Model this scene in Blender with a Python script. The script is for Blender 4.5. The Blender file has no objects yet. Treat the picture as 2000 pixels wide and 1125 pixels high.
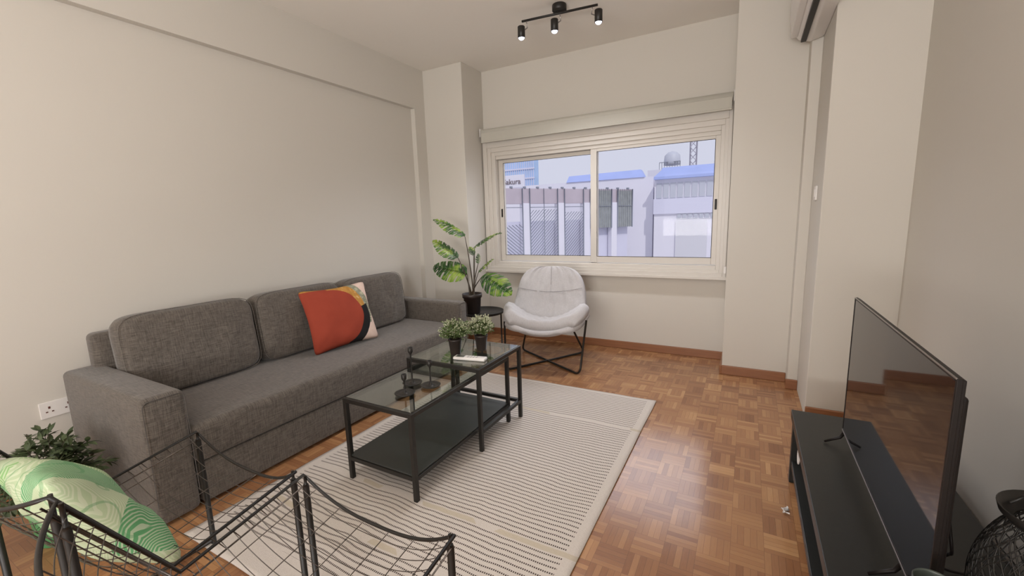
import bpy, bmesh, math, random
from mathutils import Vector, Matrix, noise as mnoise
PI = math.pi
sc = bpy.context.scene
C = sc.collection

# ------------------------------------------------------------------ camera
cam_d = bpy.data.cameras.new('camera'); cam = bpy.data.objects.new('camera', cam_d); C.objects.link(cam)
def cam_rot(yaw, pitch, roll):
    cy, sy, cp, sp = math.cos(yaw), math.sin(yaw), math.cos(pitch), math.sin(pitch)
    f = Vector((sy*cp, cy*cp, -sp)); r = Vector((cy, -sy, 0)); u = r.cross(f)
    cr, sr = math.cos(roll), math.sin(roll)
    r2 = cr*r + sr*u; u2 = -sr*r + cr*u
    return Matrix((r2, u2, -f)).transposed()
cam.matrix_world = Matrix.Translation((0, 0, 1.31)) @ cam_rot(-0.5059, 0.15806, -0.03143).to_4x4()
cam_d.sensor_width = 36; cam_d.lens = 832.33/2000*36; cam_d.clip_start = 0.02; cam_d.clip_end = 500
sc.camera = cam

# ------------------------------------------------------------------ light
vs = sc.view_settings
vs.view_transform = 'Standard'; vs.look = 'None'; vs.gamma = 1; vs.use_curve_mapping = False; vs.exposure = 0
w = bpy.data.worlds.new('world'); sc.world = w; w.use_nodes = True
bg = w.node_tree.nodes['Background']; bg.inputs[0].default_value = (0.655, 0.672, 0.80, 1); bg.inputs[1].default_value = 1.0

def area(name, loc, rot, sx, sy, power, col):
    l = bpy.data.lights.new(name, 'AREA'); l.shape = 'RECTANGLE'; l.size = sx; l.size_y = sy; l.energy = power; l.color = col
    o = bpy.data.objects.new(name, l); o.location = loc; o.rotation_euler = rot; C.objects.link(o); return o
# daylight through the windows behind the camera, plus an added ceiling fill
area('daylight_rear_window', (-0.65, -2.62, 1.55), (PI/2, 0, 0), 2.3, 1.45, 48, (1.0, 0.97, 0.95))
area('added_ceiling_fill', (-0.65, -2.95, 0.75), (math.radians(128), 0, 0), 2.6, 1.2, 265, (1.0, 0.96, 0.92))  # added lamp, tilted up through the rear opening to brighten the ceiling
area('daylight_side_window', (0.93, -1.35, 1.6), (PI/2, 0, PI/2), 1.5, 1.3, 36, (1.0, 0.97, 0.95))
area('sky_above_front_window', (-1.33, 6.6, 4.3), (math.radians(-78), 0, 0), 5.5, 3.7, 250, (0.86, 0.90, 1.0))
sun = bpy.data.lights.new('sun', 'SUN'); sun.energy = 1.5; sun.angle = 0.02; sun.color = (1, 0.97, 0.92)
so = bpy.data.objects.new('sun', sun); C.objects.link(so)
so.rotation_euler = Vector((0.45, -0.62, 0.8)).to_track_quat('Z', 'Y').to_euler()

random.seed(7)
# ------------------------------------------------------------------ node helpers
class NT:
    def __init__(s, name):
        s.m = bpy.data.materials.new(name); s.m.use_nodes = True
        s.t = s.m.node_tree; s.b = s.t.nodes['Principled BSDF']
    def n(s, typ, **k):
        nd = s.t.nodes.new(typ)
        for a, v in k.items():
            if a.startswith('i_'):
                key = a[2:]
                nd.inputs[int(key) if key.isdigit() else key.replace('_', ' ')].default_value = v
            else: setattr(nd, a, v)
        return nd
    def l(s, a, ao, b, bi): s.t.links.new(a.outputs[ao], b.inputs[bi])
    def math(s, op, a, b=None, c=None):
        nd = s.t.nodes.new('ShaderNodeMath'); nd.operation = op
        for i, v in enumerate((a, b, c)):
            if v is None: continue
            if isinstance(v, (int, float)): nd.inputs[i].default_value = v
            else: s.t.links.new(v, nd.inputs[i])
        return nd.outputs[0]
    def mix(s, fac, a, b):
        nd = s.t.nodes.new('ShaderNodeMix'); nd.data_type = 'RGBA'
        for i, v in ((0, fac), (6, a), (7, b)):
            if isinstance(v, (int, float)): nd.inputs[i].default_value = v
            elif isinstance(v, tuple): nd.inputs[i].default_value = (*v[:3], 1)
            else: s.t.links.new(v, nd.inputs[i])
        return nd.outputs[2]
    def ramp(s, src, stops, interp='LINEAR'):
        nd = s.t.nodes.new('ShaderNodeValToRGB'); cr = nd.color_ramp; cr.interpolation = interp
        while len(cr.elements) < len(stops): cr.elements.new(0.5)
        for e, (p, c) in zip(cr.elements, stops): e.position = p; e.color = (*c, 1)
        s.t.links.new(src, nd.inputs[0]); return nd.outputs[0]
    def tc(s, which='Object', scale=None):
        t = s.t.nodes.new('ShaderNodeTexCoord'); o = t.outputs[which]
        if scale:
            mp = s.t.nodes.new('ShaderNodeMapping'); mp.inputs['Scale'].default_value = scale
            s.t.links.new(o, mp.inputs[0]); o = mp.outputs[0]
        return o
    def noise(s, vec, scale, detail=2, rough=0.5):
        nd = s.t.nodes.new('ShaderNodeTexNoise'); nd.inputs['Scale'].default_value = scale
        nd.inputs['Detail'].default_value = detail; nd.inputs['Roughness'].default_value = rough
        s.t.links.new(vec, nd.inputs[0]); return nd.outputs[0]
    def sep(s, vec):
        nd = s.t.nodes.new('ShaderNodeSeparateXYZ'); s.t.links.new(vec, nd.inputs[0]); return nd.outputs
    def comb(s, x=0., y=0., z=0.):
        nd = s.t.nodes.new('ShaderNodeCombineXYZ')
        for i, v in enumerate((x, y, z)):
            if isinstance(v, (int, float)): nd.inputs[i].default_value = v
            else: s.t.links.new(v, nd.inputs[i])
        return nd.outputs[0]
    def white(s, vec):
        nd = s.t.nodes.new('ShaderNodeTexWhiteNoise'); nd.noise_dimensions = '3D'; s.t.links.new(vec, nd.inputs[0]); return nd.outputs[0]
    def set(s, **k):
        for a, v in k.items():
            a = a.replace('_', ' ')
            if isinstance(v, (int, float)): s.b.inputs[a].default_value = v
            elif isinstance(v, tuple): s.b.inputs[a].default_value = (*v[:3], 1)
            else: s.t.links.new(v, s.b.inputs[a])
        return s
    def bump(s, h, strength=0.3, dist=0.002):
        nd = s.t.nodes.new('ShaderNodeBump'); nd.inputs['Strength'].default_value = strength
        nd.inputs['Distance'].default_value = dist; s.t.links.new(h, nd.inputs['Height'])
        s.t.links.new(nd.outputs[0], s.b.inputs['Normal']); return s

def plain(name, col, rough=0.5, metal=0.0, var=0.06, scale=30, bump=0.0, spec=0.5):
    t = NT(name); v = t.tc(); nz = t.noise(v, scale, 3)
    c = t.mix(nz, tuple(x*(1-var) for x in col), tuple(min(1, x*(1+var)) for x in col))
    t.set(Base_Color=c, Roughness=rough, Metallic=metal); t.b.inputs['Specular IOR Level'].default_value = spec
    if bump: t.bump(nz, bump, 0.001)
    return t.m

def mk_wall(name, col):
    t = NT(name); v = t.tc(); n1 = t.noise(v, 1.3, 3); n2 = t.noise(v, 160, 2)
    c = t.mix(n1, tuple(x*0.985 for x in col), tuple(x*1.015 for x in col))
    t.set(Base_Color=c, Roughness=0.75); t.b.inputs['Specular IOR Level'].default_value = 0.2
    return t.bump(n2, 0.05, 0.001).m
WALL = mk_wall('wall_paint', (0.605, 0.572, 0.515))
CEIL = mk_wall('ceiling_paint', (0.82, 0.78, 0.72))
WHITE = plain('white_frame_paint', (0.60, 0.56, 0.505), 0.4, var=0.01)

def mk_floor():
    t = NT('parquet'); v = t.tc(); x, y, z = t.sep(v)
    S = 0.117
    tx = t.math('DIVIDE', x, S); ty = t.math('DIVIDE', y, S)
    ix = t.math('FLOOR', tx); iy = t.math('FLOOR', ty)
    fx = t.math('FRACT', tx); fy = t.math('FRACT', ty)
    par = t.math('FLOORED_MODULO', t.math('ADD', ix, iy), 2.0)
    # along / across the fingers
    across = t.math('ADD', t.math('MULTIPLY', fx, par), t.math('MULTIPLY', fy, t.math('SUBTRACT', 1.0, par)))
    along = t.math('ADD', t.math('MULTIPLY', fy, par), t.math('MULTIPLY', fx, t.math('SUBTRACT', 1.0, par)))
    st = t.math('MULTIPLY', across, 5.0); si = t.math('FLOOR', st); sf = t.math('FRACT', st)
    rnd = t.white(t.comb(ix, iy, si)); rnd2 = t.white(t.comb(iy, ix, 3.3))
    ax = t.math('MULTIPLY', st, 1.0)
    gv = t.comb(t.math('ADD', t.math('MULTIPLY', across, 9.0), t.math('MULTIPLY', rnd, 50.0)), t.math('MULTIPLY', along, 1.3), t.math('MULTIPLY', rnd2, 20.0))
    grain = t.noise(gv, 2.2, 4, 0.6)
    tone = t.math('ADD', t.math('MULTIPLY', rnd, 0.42), t.math('ADD', t.math('MULTIPLY', rnd2, 0.34), t.math('MULTIPLY', grain, 0.22)))
    col = t.ramp(tone, [(0.15, (0.23, 0.098, 0.044)), (0.45, (0.34, 0.165, 0.075)), (0.72, (0.45, 0.235, 0.105)), (1.0, (0.62, 0.37, 0.17))])
    big = t.noise(v, 0.9, 2)
    col = t.mix(t.math('MULTIPLY', big, 0.35), col, (0.27, 0.125, 0.06))
    e = t.math('MINIMUM', t.math('MINIMUM', sf, t.math('SUBTRACT', 1.0, sf)), 0.5)
    e2 = t.math('MULTIPLY', t.math('MINIMUM', t.math('MINIMUM', along, t.math('SUBTRACT', 1.0, along)), 0.5), 5.0)
    gap = t.math('LESS_THAN', t.math('MINIMUM', e, e2), 0.03)
    col = t.mix(t.math('MULTIPLY', gap, 0.5), col, (0.07, 0.03, 0.016))
    rg = t.math('ADD', 0.15, t.math('MULTIPLY', t.noise(v, 6, 3), 0.10))
    t.set(Base_Color=col, Roughness=rg); t.b.inputs['Specular IOR Level'].default_value = 0.5; t.b.inputs['Coat Weight'].default_value = 0.0; t.b.inputs['Coat IOR'].default_value = 1.9; t.b.inputs['Coat Roughness'].default_value = 0.13
    h = t.math('SUBTRACT', t.math('MULTIPLY', grain, 0.3), gap)
    h = t.math('ADD', h, t.math('MULTIPLY', rnd, 0.4))
    return t.bump(h, 0.12, 0.001).m
FLOOR = mk_floor()
def mk_wood(name, a, b):
    t = NT(name); v = t.tc('Object', (1.0, 1.0, 14.0)); g = t.noise(v, 5, 5, 0.6)
    t.set(Base_Color=t.mix(g, a, b), Roughness=0.38); return t.m
BASEB = mk_wood('baseboard_wood', (0.19, 0.075, 0.035), (0.33, 0.145, 0.065))

def mk_fabric(name, a, b, sc1=1.0, bump=0.4):
    t = NT(name); v = t.tc()
    n1 = t.noise(t.tc('Object', (22, 22, 420)), 1.0*sc1, 2, 0.6)
    n2 = t.noise(t.tc('Object', (22, 420, 22)), 1.0*sc1, 2, 0.6)
    n3 = t.noise(t.tc('Object', (420, 22, 22)), 1.0*sc1, 2, 0.6)
    N_ = t.sep(t.tc('Normal')); wx, wy, wz = [t.math('SUBTRACT', 1.02, t.math('ABSOLUTE', q)) for q in N_]
    k = t.math('DIVIDE', t.math('ADD', t.math('MULTIPLY', n1, wz), t.math('ADD', t.math('MULTIPLY', n2, wy), t.math('MULTIPLY', n3, wx))), t.math('ADD', wx, t.math('ADD', wy, wz)))
    k2 = t.math('SMOOTH_MIN', 1.0, t.math('MULTIPLY', t.math('SUBTRACT', k, 0.38), 4.2), 0.01)
    t.set(Base_Color=t.mix(k2, a, b), Roughness=0.9); t.b.inputs['Specular IOR Level'].default_value = 0.15
    t.b.inputs['Sheen Weight'].default_value = 0.25
    return t.bump(k, bump, 0.002).m
SOFA = mk_fabric('grey_weave', (0.062, 0.053, 0.046), (0.165, 0.142, 0.12))
CREAM = mk_fabric('pale_chair_fabric', (0.42, 0.40, 0.40), (0.53, 0.51, 0.51), 2.0, 0.25)
BLACK = plain('black_metal', (0.016, 0.014, 0.012), 0.42, 0.0, var=0.2, spec=0.4)
GUN = plain('gunmetal_wire', (0.13, 0.115, 0.105), 0.3, 0.85, var=0.1)
SHELF = plain('black_shelf_board', (0.032, 0.034, 0.031), 0.5, var=0.1)
BENCH = plain('black_brown_bench', (0.017, 0.017, 0.015), 0.42, var=0.25, scale=60, spec=0.4)
PLAST = plain('black_plastic', (0.010, 0.007, 0.006), 0.45, var=0.1, spec=0.25)
POT = plain('dark_pot_plastic', (0.028, 0.019, 0.016), 0.45, var=0.1)
SCREEN = plain('tv_screen_glass', (0.010, 0.010, 0.011), 0.04, var=0.0, spec=0.55)
SILVER = plain('brushed_silver_edge', (0.35, 0.33, 0.32), 0.3, 0.9)
WPLAST = plain('white_plastic', (0.75, 0.72, 0.69), 0.35, var=0.01)
BLIND = plain('blind_fabric', (0.50, 0.48, 0.42), 0.8, var=0.02)
CORD = plain('cord_grey', (0.35, 0.32, 0.28), 0.6)
STEM = plain('plant_stem', (0.05, 0.035, 0.02), 0.6, var=0.3)
GPOT = plain('green_pot_glaze', (0.10, 0.34, 0.14), 0.35, var=0.05)

def mk_glass(name, tint, refl, graz=0.3):
    t = NT(name); nt = t.t; nt.nodes.remove(t.b); out = nt.nodes['Material Output']
    tr = t.n('ShaderNodeBsdfTransparent'); tr.inputs[0].default_value = (*tint, 1)
    gl = t.n('ShaderNodeBsdfGlossy'); gl.inputs['Roughness'].default_value = 0.015
    lw = t.n('ShaderNodeLayerWeight'); lw.inputs[0].default_value = 0.5
    fac = t.math('ADD', refl*0.6, t.math('MULTIPLY', t.math('POWER', lw.outputs['Facing'], 4.0), graz))
    mx = t.n('ShaderNodeMixShader'); t.t.links.new(fac, mx.inputs[0]); t.l(tr, 0, mx, 1); t.l(gl, 0, mx, 2); t.l(mx, 0, out, 0)
    return t.m
WGLASS = mk_glass('window_glass', (0.99, 0.99, 0.992), 0.006)
TGLASS = mk_glass('table_glass', (0.84, 0.88, 0.84), 0.28, 0.7)

def emis(name, col, s):
    t = NT(name); t.b.inputs['Base Color'].default_value = (*col, 1)
    t.b.inputs['Emission Color'].default_value = (*col, 1); t.b.inputs['Emission Strength'].default_value = s; return t.m
BULB = emis('lamp_face', (0.80, 0.82, 1.0), 6.0)

def mk_rug():
    t = NT('rug_weave'); v = t.tc(); x, y, z = t.sep(v)
    wv = t.noise(t.tc('Object', (1.6, 1.2, 1)), 1.6, 2); wv2 = t.noise(t.tc('Object', (9, 0.7, 1)), 1.0, 1)
    yy = t.math('ADD', y, t.math('ADD', t.math('MULTIPLY', t.math('SUBTRACT', wv, 0.5), 0.05), t.math('MULTIPLY', t.math('SUBTRACT', wv2, 0.5), 0.012)))
    row = t.math('DIVIDE', yy, 0.0265); rf = t.math('FRACT', row); ri = t.math('FLOOR', row)
    line = t.math('LESS_THAN', t.math('ABSOLUTE', t.math('SUBTRACT', rf, 0.5)), 0.145)
    dx = t.math('FRACT', t.math('ADD', t.math('DIVIDE', x, 0.0088), t.math('MULTIPLY', t.white(t.comb(ri, 0., 0.)), 1.0)))
    dash = t.math('LESS_THAN', dx, 0.62)
    # plain hems left, right and at the two ends; a few rows woven plain
    inx = t.math('LESS_THAN', t.math('ABSOLUTE', x), 0.735)
    iny = t.math('MULTIPLY', t.math('LESS_THAN', y, 1.085), t.math('GREATER_THAN', y, -0.985))
    rr = t.white(t.comb(ri, 7., 1.))
    rowon = t.math('GREATER_THAN', rr, 0.045)
    patch = t.math('LESS_THAN', t.noise(t.comb(t.math('MULTIPLY', x, 1.2), t.math('MULTIPLY', ri, 3.1), 0.), 1.6, 1), 2.0)
    m = t.math('MULTIPLY', t.math('MULTIPLY', t.math('MULTIPLY', line, dash), t.math('MULTIPLY', inx, iny)), t.math('MAXIMUM', rowon, 0.0))
    m = t.math('MULTIPLY', m, t.math('MAXIMUM', patch, 0.0))
    base = t.mix(t.noise(v, 220, 2), (0.53, 0.48, 0.44), (0.68, 0.63, 0.59))
    base = t.mix(t.math('MULTIPLY', t.math('MULTIPLY', t.math('LESS_THAN', rr, 0.045), t.math('GREATER_THAN', t.noise(v, 2.2, 1), 0.5)), 0.5), base, (0.44, 0.36, 0.22))
    base = t.mix(t.math('MULTIPLY', t.noise(v, 1.1, 2), 0.25), base, (0.55, 0.46, 0.33))
    t.set(Base_Color=t.mix(t.math('MULTIPLY', m, 0.92), base, (0.045, 0.032, 0.028)), Roughness=0.95)
    t.b.inputs['Specular IOR Level'].default_value = 0.1
    return t.bump(t.noise(t.tc('Object', (120, 300, 1)), 1.0, 2), 0.4, 0.003).m
RUG = mk_rug()

# ------------------------------------------------------------------ mesh helpers
def obj(name, bm, mat, parent=None, loc=None, rot=None, smooth=False, auto=None):
    me = bpy.data.meshes.new(name)
    if smooth:
        for f in bm.faces: f.smooth = True
    bm.normal_update(); bm.to_mesh(me); bm.free()
    o = bpy.data.objects.new(name, me); C.objects.link(o)
    if mat is not None:
        for m in (mat if isinstance(mat, (list, tuple)) else [mat]): me.materials.append(m)
    if parent: o.parent = parent
    if loc is not None: o.location = loc
    if rot is not None: o.rotation_euler = rot
    return o
def BM(): return bmesh.new()
def thing(name, label, cat, loc=(0, 0, 0), rz=0.0, group=None):
    o = bpy.data.objects.new(name, None); C.objects.link(o); o.empty_display_size = 0.05
    o.location = loc; o.rotation_euler = (0, 0, rz); o['label'] = label; o['category'] = cat
    if group: o['group'] = group
    return o
def tag(o, label, cat, group=None):
    o['label'] = label; o['category'] = cat
    if group: o['group'] = group
    return o
def struct(o): o['kind'] = 'structure'; return o
def box(bm, x0, x1, y0, y1, z0, z1, bev=0.0, seg=2, M=None):
    r = bmesh.ops.create_cube(bm, size=1.0)
    vs_ = r['verts']
    bmesh.ops.scale(bm, vec=(abs(x1-x0), abs(y1-y0), abs(z1-z0)), verts=vs_)
    bmesh.ops.translate(bm, vec=((x0+x1)/2, (y0+y1)/2, (z0+z1)/2), verts=vs_)
    if bev > 0:
        es = list({e for v in vs_ for e in v.link_edges})
        r2 = bmesh.ops.bevel(bm, geom=es, offset=bev, segments=seg, profile=0.5, affect='EDGES')
        vs_ = list({v for f in r2['faces'] for v in f.verts} | {v for v in vs_ if v.is_valid})
    if M is not None: bmesh.ops.transform(bm, matrix=M, verts=vs_)
    return vs_
def tube(bm, pts, r, n=8, closed=False, cap=True):
    pts = [Vector(p) for p in pts]; N = len(pts)
    rs = r if isinstance(r, (list, tuple)) else [r]*N
    rings = []; up = None
    for i, p in enumerate(pts):
        if closed: d = pts[(i+1) % N] - pts[i-1]
        else: d = pts[min(i+1, N-1)] - pts[max(i-1, 0)]
        d.normalize()
        if up is None:
            up = Vector((0, 0, 1)) if abs(d.z) < 0.9 else Vector((1, 0, 0))
        s = d.cross(up); s.normalize(); up = s.cross(d); up.normalize()
        rings.append([bm.verts.new(p + rs[i]*(math.cos(2*PI*k/n)*s + math.sin(2*PI*k/n)*up)) for k in range(n)])
    for i in range(N if closed else N-1):
        a, b = rings[i], rings[(i+1) % N]
        for k in range(n):
            bm.faces.new((a[k], a[(k+1) % n], b[(k+1) % n], b[k])).smooth = True
    if cap and not closed:
        bm.faces.new(rings[0]); bm.faces.new(list(reversed(rings[-1])))
def fillet(pts, r, n=5):
    pts = [Vector(p) for p in pts]; out = [pts[0]]
    for i in range(1, len(pts)-1):
        p = pts[i]; a = pts[i-1]-p; b = pts[i+1]-p
        rr = min(r, a.length*0.45, b.length*0.45)
        A = p + a.normalized()*rr; B = p + b.normalized()*rr
        for k in range(n+1):
            t = k/n; out.append((1-t)**2*A + 2*t*(1-t)*p + t*t*B)
    out.append(pts[-1]); return out
def lathe(bm, prof, n=32, center=(0, 0, 0)):
    cx, cy, cz = center; rings = []
    for r, z in prof:
        if r < 1e-5: rings.append([bm.verts.new((cx, cy, cz+z))])
        else: rings.append([bm.verts.new((cx+r*math.cos(2*PI*k/n), cy+r*math.sin(2*PI*k/n), cz+z)) for k in range(n)])
    for a, b in zip(rings, rings[1:]):
        for k in range(n):
            k2 = (k+1) % n
            if len(a) == 1 and len(b) == 1: continue
            if len(a) == 1: f = bm.faces.new((a[0], b[k2], b[k]))
            elif len(b) == 1: f = bm.faces.new((a[k], a[k2], b[0]))
            else: f = bm.faces.new((a[k], a[k2], b[k2], b[k]))
            f.smooth = True
def grid(bm, fn, nu, nv, smooth=True, closed_u=False):
    vs_ = [[bm.verts.new(fn(i/nu, j/nv)) for j in range(nv+1)] for i in range(nu+1)]
    fs = []
    for i in range(nu):
        for j in range(nv):
            f = bm.faces.new((vs_[i][j], vs_[i+1][j], vs_[i+1][j+1], vs_[i][j+1])); f.smooth = smooth; fs.append(f)
    return vs_, fs
def pillow(bm, w_, h_, t_, edge=0.0, n=28, wrinkle=0.004, seed=0, pinch=0.05, p=0.42, corner=6.0):
    """closed cushion in local x (width), z (height), y (thickness); returns front-face grid"""
    def shape(u, v, s):
        a, b = 2*u-1, 2*v-1
        k = 1 - pinch*(1-abs(a)**2)*(abs(b)**3); k2 = 1 - pinch*(1-abs(b)**2)*(abs(a)**3)
        # round corners slightly
        rr = (abs(a)**corner + abs(b)**corner)**(1/corner) if (a or b) else 1
        mx = max(abs(a), abs(b), 1e-6); q = mx/rr if corner < 50 else 1
        x = a*w_/2*k2*q; z = b*h_/2*k*q
        d = ((1-a*a)*(1-b*b))
        th = edge + (1-edge)*(max(d, 0)**p)
        if edge > 0:
            m = min(1-abs(a), 1-abs(b)); th *= min(1, (m/0.06))**0.5 if m < 0.06 else 1
        y = s*t_/2*th
        y += s*wrinkle*mnoise.noise(Vector((x*9+seed, z*9, s*3.1+seed)))*(d**0.3 if d > 0 else 0)*2
        return Vector((x, y, z))
    g1, _ = grid(bm, lambda u, v: shape(u, v, -1), n, n)
    g2, f2 = grid(bm, lambda u, v: shape(u, v, 1), n, n)
    for f in f2: f.normal_flip()
    bmesh.ops.remove_doubles(bm, verts=bm.verts[:], dist=0.0004)
    return shape
def place(o, M): o.matrix_local = M
def basis(origin, x, y, z): return Matrix.Translation(origin) @ Matrix((Vector(x), Vector(y), Vector(z))).transposed().to_4x4()

# ================================================================== THE SETTING
ZC = 2.89; XL = -3.15; XR = 0.78; YB = 4.16; YR = -2.45
bm = BM(); box(bm, XL-.2, XR+.2, YR-.2, YB+.25, -0.1, 0.0); struct(obj('floor', bm, FLOOR))
bm = BM(); box(bm, XL-.2, XR+.2, YR-.2, YB+.25, ZC, ZC+.1); struct(obj('ceiling', bm, CEIL))
bm = BM(); box(bm, XL-.2, XL, YR-.2, YB+.25, 0, ZC); struct(obj('wall_left', bm, WALL))
# window wall with its opening
WX0, WX1, WZ0, WZ1 = -2.47, -0.20, 0.83, 2.00
bm = BM()
box(bm, XL, WX0, YB, YB+.22, 0, ZC); box(bm, WX1, XR+.2, YB, YB+.22, 0, ZC)
box(bm, WX0, WX1, YB, YB+.22, 0, WZ0); box(bm, WX0, WX1, YB, YB+.22, WZ1, ZC)
struct(obj('wall_back', bm, WALL))
# right wall with a side window opening behind the camera
bm = BM()
box(bm, XR, XR+.12, -0.6, 3.15, 0, ZC); box(bm, XR, XR+.12, YR-.2, -2.1, 0, ZC)
box(bm, XR, XR+.12, -2.1, -0.6, 0, 0.95); box(bm, XR, XR+.12, -2.1, -0.6, 2.25, ZC)
struct(obj('wall_right', bm, WALL))
# rear wall with a wide window opening behind the camera
bm = BM()
box(bm, XL, -1.8, YR-.12, YR, 0, ZC); box(bm, 0.5, XR, YR-.12, YR, 0, ZC)
box(bm, -1.8, 0.5, YR-.12, YR, 0, 0.82); box(bm, -1.8, 0.5, YR-.12, YR, 2.28, ZC)
struct(obj('wall_rear', bm, WALL))
# beam and pilaster on the left wall, pillars either side of the window, pier on the right
bm = BM(); box(bm, XL, -3.095, YR, 3.62, 2.485, ZC); box(bm, XL, -3.095, 3.62, 3.78, 0, ZC); struct(obj('trim_1', bm, WALL))
bm = BM(); box(bm, XL, -2.60, 3.78, YB, 0, ZC, 0.004); struct(obj('wall_pillar_left', bm, WALL))
bm = BM(); box(bm, -0.135, 0.375, 3.78, YB, 0, ZC, 0.004); struct(obj('wall_pillar_right', bm, WALL))
bm = BM(); box(bm, 0.312, 0.376, 3.64, 3.79, 0, ZC, 0.003); box(bm, 0.376, XR+.2, 3.15, 3.79, 0, ZC, 0.004); struct(obj('wall_pier', bm, WALL))
# baseboards
def baseboard(name, x0, x1, y0, y1, h=0.075):
    bm = BM(); box(bm, x0, x1, y0, y1, 0, h, 0.005); struct(obj(name, bm, BASEB))
baseboard('baseboard_back', -2.598, -0.137, 4.143, 4.16)
baseboard('baseboard_pillar_left', -3.0, -2.583, 3.763, 3.78); 
baseboard('baseboard_pillar_left_side', -2.60, -2.583, 3.78, 4.143)
bm = BM(); box(bm, -0.137, 0.311, 3.763, 3.782, 0, 0.075, 0.005); box(bm, -0.152, -0.135, 3.763, 4.143, 0, 0.075, 0.005)
struct(obj('baseboard_pillar_right', bm, BASEB))
baseboard('baseboard_pier', 0.30, 0.376, 3.622, 3.64)
baseboard('baseboard_right', 0.763, 0.78, YR, 3.15)
baseboard('baseboard_front', 0.376, 0.763, 3.133, 3.15)
baseboard('baseboard_left', -3.15, -3.133, YR, 3.62)
# ------------------------------------------------------------------ window
win = struct(bpy.data.objects.new('window_1', None)); C.objects.link(win); win.location = (-1.33, YB, 0.9)
def wobj(name, bm, m, p=win): 
    o = obj(name, bm, m, p); o.matrix_parent_inverse = Matrix.Translation((1.33, -YB, -0.9)) if p is win else Matrix.Identity(4); return o
def ring(bm, x0, x1, z0, z1, wl, wr, wb, wt, y0, y1, bev=0.003):
    box(bm, x0, x0+wl, y0, y1, z0, z1, bev); box(bm, x1-wr, x1, y0, y1, z0, z1, bev)
    box(bm, x0+wl, x1-wr, y0, y1, z0, z0+wb, bev); box(bm, x0+wl, x1-wr, y0, y1, z1-wt, z1, bev)
bm = BM()
ring(bm, -2.585, -0.148, 0.745, 2.175, 0.05, 0.03, 0.05, 0.09, 4.10, 4.162)
ring(bm, -2.54, -0.175, 0.79, 2.09, 0.045, 0.03, 0.03, 0.05, 4.115, 4.17)
ring(bm, -2.50, -0.20, 0.815, 2.045, 0.05, 0.035, 0.035, 0.045, 4.13, 4.22)
ring(bm, -2.46, -0.225, 0.845, 2.005, 0.012, 0.012, 0.012, 0.04, 4.145, 4.30)
wobj('window_frame', bm, WHITE)
bm = BM(); box(bm, -2.60, -0.14, 4.085, 4.16, 0.735, 0.762, 0.004); wobj('window_sill', bm, WHITE)
def sash(x0, x1, z0, z1, gl, gr, gb, gt, y, latch_x):
    bm = BM(); ring(bm, x0, x1, z0, z1, gl-x0, x1-gr, gb-z0, z1-gt, y-.014, y+.014, 0.003)
    s = wobj('sash', bm, WHITE)
    bm = BM(); box(bm, gl-.005, gr+.005, y-.002, y+.002, gb-.005, gt+.005); g = wobj('pane', bm, WGLASS, s)
    bm = BM(); ring(bm, gl-.001, gr+.001, gb-.001, gt+.001, .004, .004, .004, .004, y-.0155, y-.0135, 0)
    k = wobj('gasket', bm, PLAST, s)
    bm = BM(); box(bm, latch_x-.009, latch_x+.009, y-.019, y-.0135, 1.345, 1.435, 0.002); wobj('latch', bm, PLAST, s)
sash(-2.445, -1.318, 0.862, 1.962, -2.385, -1.378, 0.925, 1.925, 4.205, -2.415)
sash(-1.380, -0.235, 0.862, 1.966, -1.316, -0.276, 0.925, 1.937, 4.165, -0.255)
# roller blind
t = thing('roller_blind', 'rolled-up pale grey roller blind mounted above the window', 'blind', (-1.36, 4.07, 2.2))
def sub(name, bm, m, p, **k):
    o = obj(name, bm, m, p, **k); o.matrix_parent_inverse = p.matrix_world.inverted() if False else Matrix.Translation(-p.location) if p.rotation_euler.z == 0 else Matrix.Identity(4); return o
bm = BM(); tube(bm, [(-2.565, 4.075, 2.245), (-0.155, 4.075, 2.245)], 0.034, 20); sub('fabric_roll', bm, BLIND, t)
bm = BM(); box(bm, -2.56, -0.16, 4.038, 4.046, 2.142, 2.235, 0.002); box(bm, -2.56, -0.16, 4.034, 4.050, 2.135, 2.152, 0.004)
sub('fabric_drop', bm, BLIND, t)
for x in (-2.575, -0.145):
    bm = BM(); box(bm, x-.005, x+.005, 4.04, 4.12, 2.20, 2.285, 0.003); sub('bracket', bm, WPLAST, t)
bm = BM(); tube(bm, [(-0.150, 4.06, 2.25), (-0.148, 4.058, 1.6), (-0.152, 4.06, 0.86), (-0.156, 4.062, 0.80)], 0.0022, 6); sub('pull_cord', bm, CORD, t)
bm = BM(); box(bm, -0.165, -0.147, 4.05, 4.075, 0.80, 0.86, 0.003); sub('cord_clip', bm, WPLAST, t)

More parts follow.
